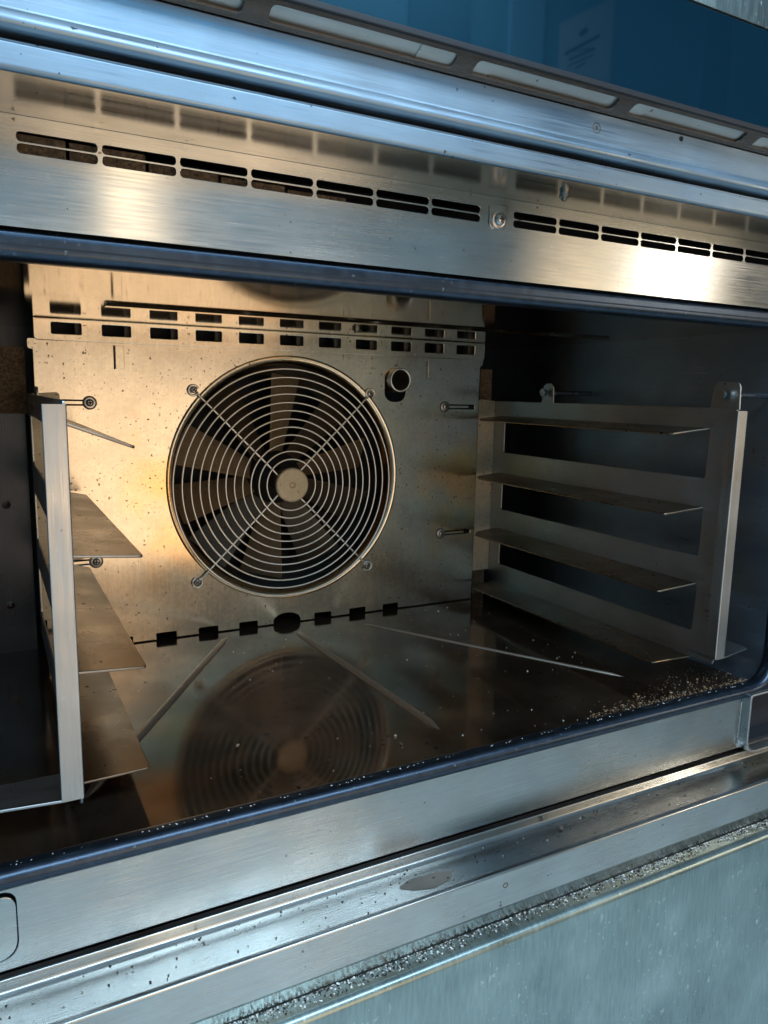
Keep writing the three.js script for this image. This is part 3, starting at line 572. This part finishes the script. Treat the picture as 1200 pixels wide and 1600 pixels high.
// ------------------------------------------------------------------ notice on the kitchen wall, seen in the dark glass
{
  const gz = 0.4370, vz = 2 * gz - (KZ1 - 0.002), C = camera.position, f = 800 / Math.tan(THREE.MathUtils.degToRad(68.886 / 2));
  camera.updateMatrixWorld();
  const hit = (px, py) => { const d = V3((px - 600) / f, -(py - 800) / f, -1).transformDirection(camera.matrixWorld); const t = (vz - C.z) / d.z; const p = C.clone().addScaledVector(d, t); return [p.x, p.y]; };
  const q = [[872, 108], [952, 131], [961, -6], [875, 37]].map(([a, b]) => hit(a, b));
  const s = new THREE.Shape(); q.forEach((p, i) => (i ? s.lineTo(...p) : s.moveTo(...p))); s.closePath();
  const g = new THREE.ExtrudeGeometry(s, { depth: 0.0012, bevelEnabled: false }); g.translate(0, 0, KZ1 - 0.004);
  const n = put('notice_sheet', uvBox(g), M.paper);
  tag(n, 'sheet with printed lines, mirrored in the dark glass of the upper oven door', 'notice');
  const ink = phys({ color: col(0.03, 0.03, 0.04), roughness: 0.8 });
  const bars = [];
  const L = (x0, y0, x1, y1, w) => { // a line of print as words of uneven length
    let t = 0; while (t < 1) { const l = rr(0.08, 0.22), e = Math.min(1, t + l); const A = hit(mix(x0, x1, t), mix(y0, y1, t)), B = hit(mix(x0, x1, e), mix(y0, y1, e)), d = Math.hypot(B[0] - A[0], B[1] - A[1]); const b = new THREE.BoxGeometry(d, w, 0.0008); b.rotateZ(Math.atan2(B[1] - A[1], B[0] - A[0])); b.translate((A[0] + B[0]) / 2, (A[1] + B[1]) / 2, KZ1 - 0.0046); bars.push(clean(b)); t = e + 0.03; }
  };
  L(905, 55, 917, 46, 0.016); L(882, 85, 936, 56, 0.010); L(884, 82, 930, 60, 0.004); L(901, 80, 928, 75, 0.004); L(888, 94, 929, 76, 0.007); L(886, 104, 926, 86, 0.005); L(898, 108, 914, 98, 0.005);
  for (const [a, b, c] of [[[640, -60], [732, 40], [0.05, 0.22, 0.34]], [[797, 0], [850, 60], [0.11, 0.36, 0.50]], [[1098, 40], [1140, 120], [0.05, 0.24, 0.38]], [[1142, 40], [1230, 120], [0.09, 0.33, 0.47]]]) {
    const x0 = hit(...a)[0], x1 = hit(b[0], a[1])[0];
    put('wall_panel', box(Math.min(x0, x1), Math.max(x0, x1), 1.003, KY1 - 0.01, KZ1 - 0.012, KZ1), phys({ color: col(...c), roughness: 0.8 }), kitchenWall);
  }
  put('print_lines', mergeGeometries(bars), ink, n);
}

// ------------------------------------------------------------------ crumbs
function crumbGeo(s) { const g = new THREE.IcosahedronGeometry(1, 1), p = g.attributes.position; seed = s; const m = new Map(); for (let i = 0; i < p.count; i++) { const k = [p.getX(i), p.getY(i), p.getZ(i)].map((x) => x.toFixed(3)).join(); if (!m.has(k)) m.set(k, rr(0.65, 1.15)); const q = m.get(k); p.setXYZ(i, p.getX(i) * q, p.getY(i) * q * 0.7, p.getZ(i) * q); } g.computeVertexNormals(); return g; }
const crumbM = phys({ color: 0xffffff, roughness: 0.85 });
function crumbs(name, label, n, place, shades, s) {
  const im = new THREE.InstancedMesh(crumbGeo(s), crumbM, n), o = new THREE.Object3D();
  for (let i = 0; i < n; i++) {
    const [x, y, z, r] = place(i);
    o.position.set(x, y + r * 0.45, z); o.scale.set(r * rr(0.7, 1.5), r * rr(0.6, 1), r * rr(0.7, 1.4)); o.rotation.set(rr(-0.4, 0.4), rr(0, 6.28), rr(-0.4, 0.4)); o.updateMatrix();
    im.setMatrixAt(i, o.matrix); const c = shades[Math.floor(rnd() * shades.length)], k = rr(0.7, 1.2); im.setColorAt(i, col(c[0] * k, c[1] * k, c[2] * k));
  }
  im.name = numbered(name); im.castShadow = im.receiveShadow = true; scene.add(im);
  return tag(im, label, 'crumbs', null, 'stuff');
}
const gauss = () => (rnd() + rnd() + rnd() + rnd() - 2);
const TAN = [[0.32, 0.19, 0.10], [0.40, 0.26, 0.15], [0.22, 0.11, 0.05], [0.48, 0.37, 0.26], [0.12, 0.06, 0.03], [0.07, 0.04, 0.025]], PALE = [[0.75, 0.72, 0.66], [0.62, 0.58, 0.5], [0.8, 0.8, 0.78]], BURNT = [[0.03, 0.02, 0.015], [0.06, 0.035, 0.02], [0.02, 0.02, 0.02]];
crumbs('floor_crumb', 'heap of tan crumbs along the right front corner of the oven floor', 800, () => {
  const t = Math.pow(rnd(), 0.8), x = mix(0.13, 0.332, t) + 0.006 * gauss(), z = 0.3462 - 0.007 * Math.abs(gauss()) - (rnd() < 0.4 ? rnd() * 0.05 * t : 0);
  return [Math.min(x, 0.336), 0.0002, Math.min(z, 0.346), rr(0.00018, 0.0006) * (rnd() < 0.06 ? 2 : 1)];
}, TAN, 3);
crumbs('floor_crumb', 'loose pale crumbs scattered over the dark oven floor', 230, () => [rr(-0.2, 0.33), 0.0002, rr(0.02, 0.345), rr(0.0002, 0.0006) * (rnd() < 0.07 ? 2.4 : 1)], [...PALE, ...TAN, ...TAN], 4);
crumbs('rim_crumb', 'pale flour crumbs lying on the front rim of the oven floor', 420, () => { const x = rr(-0.33, 0.33); const t = 0.9 * gauss(); return [x, 0.0040 - 0.0030 * t * t, 0.356 + 0.0040 * t, rr(0.0002, 0.0006)]; }, PALE, 5);
crumbs('shelf_crumb', 'dark burnt crumbs scattered along the drip shelf', 280, () => [rr(-0.36, 0.34), -0.0687, 0.3655 + Math.pow(rnd(), 1.8) * 0.027, rr(0.0002, 0.0007)], [...BURNT, ...BURNT, [0.5, 0.4, 0.3]], 6);
crumbs('ledge_crumb', 'flour and crumbs packed along the top ledge of the lower door', 2600, () => { const t = rnd(); return [rr(-0.2, 0.42), -0.1118, 0.3918 + 0.0085 * t * t, rr(0.0002, 0.00075)]; }, [...PALE, ...BURNT, [0.3, 0.27, 0.24], [0.2, 0.17, 0.15]], 7);
crumbs('rail_crumb', 'fine crumbs lying on the lowest rail of the right rack', 500, () => { const x = rr(0.238, 0.274); return [x, 0.0232 - (0.2767 - x) * 0.025 , rr(0.03, 0.312), rr(0.0002, 0.00055)]; }, [[0.3, 0.27, 0.23], [0.15, 0.12, 0.1]], 8);
{
  const m = put('burnt_crumb', (() => { const g = crumbGeo(9); g.scale(0.0022, 0.0026, 0.002); g.rotateY(0.8); return clean(g); })(), phys({ color: col(0.09, 0.06, 0.05), roughness: 0.7 }), scene, [0.0795, -0.0672, 0.374]);
  tag(m, 'single large dark crumb lying on the drip shelf', 'crumb');
}

renderer.render(scene, camera);
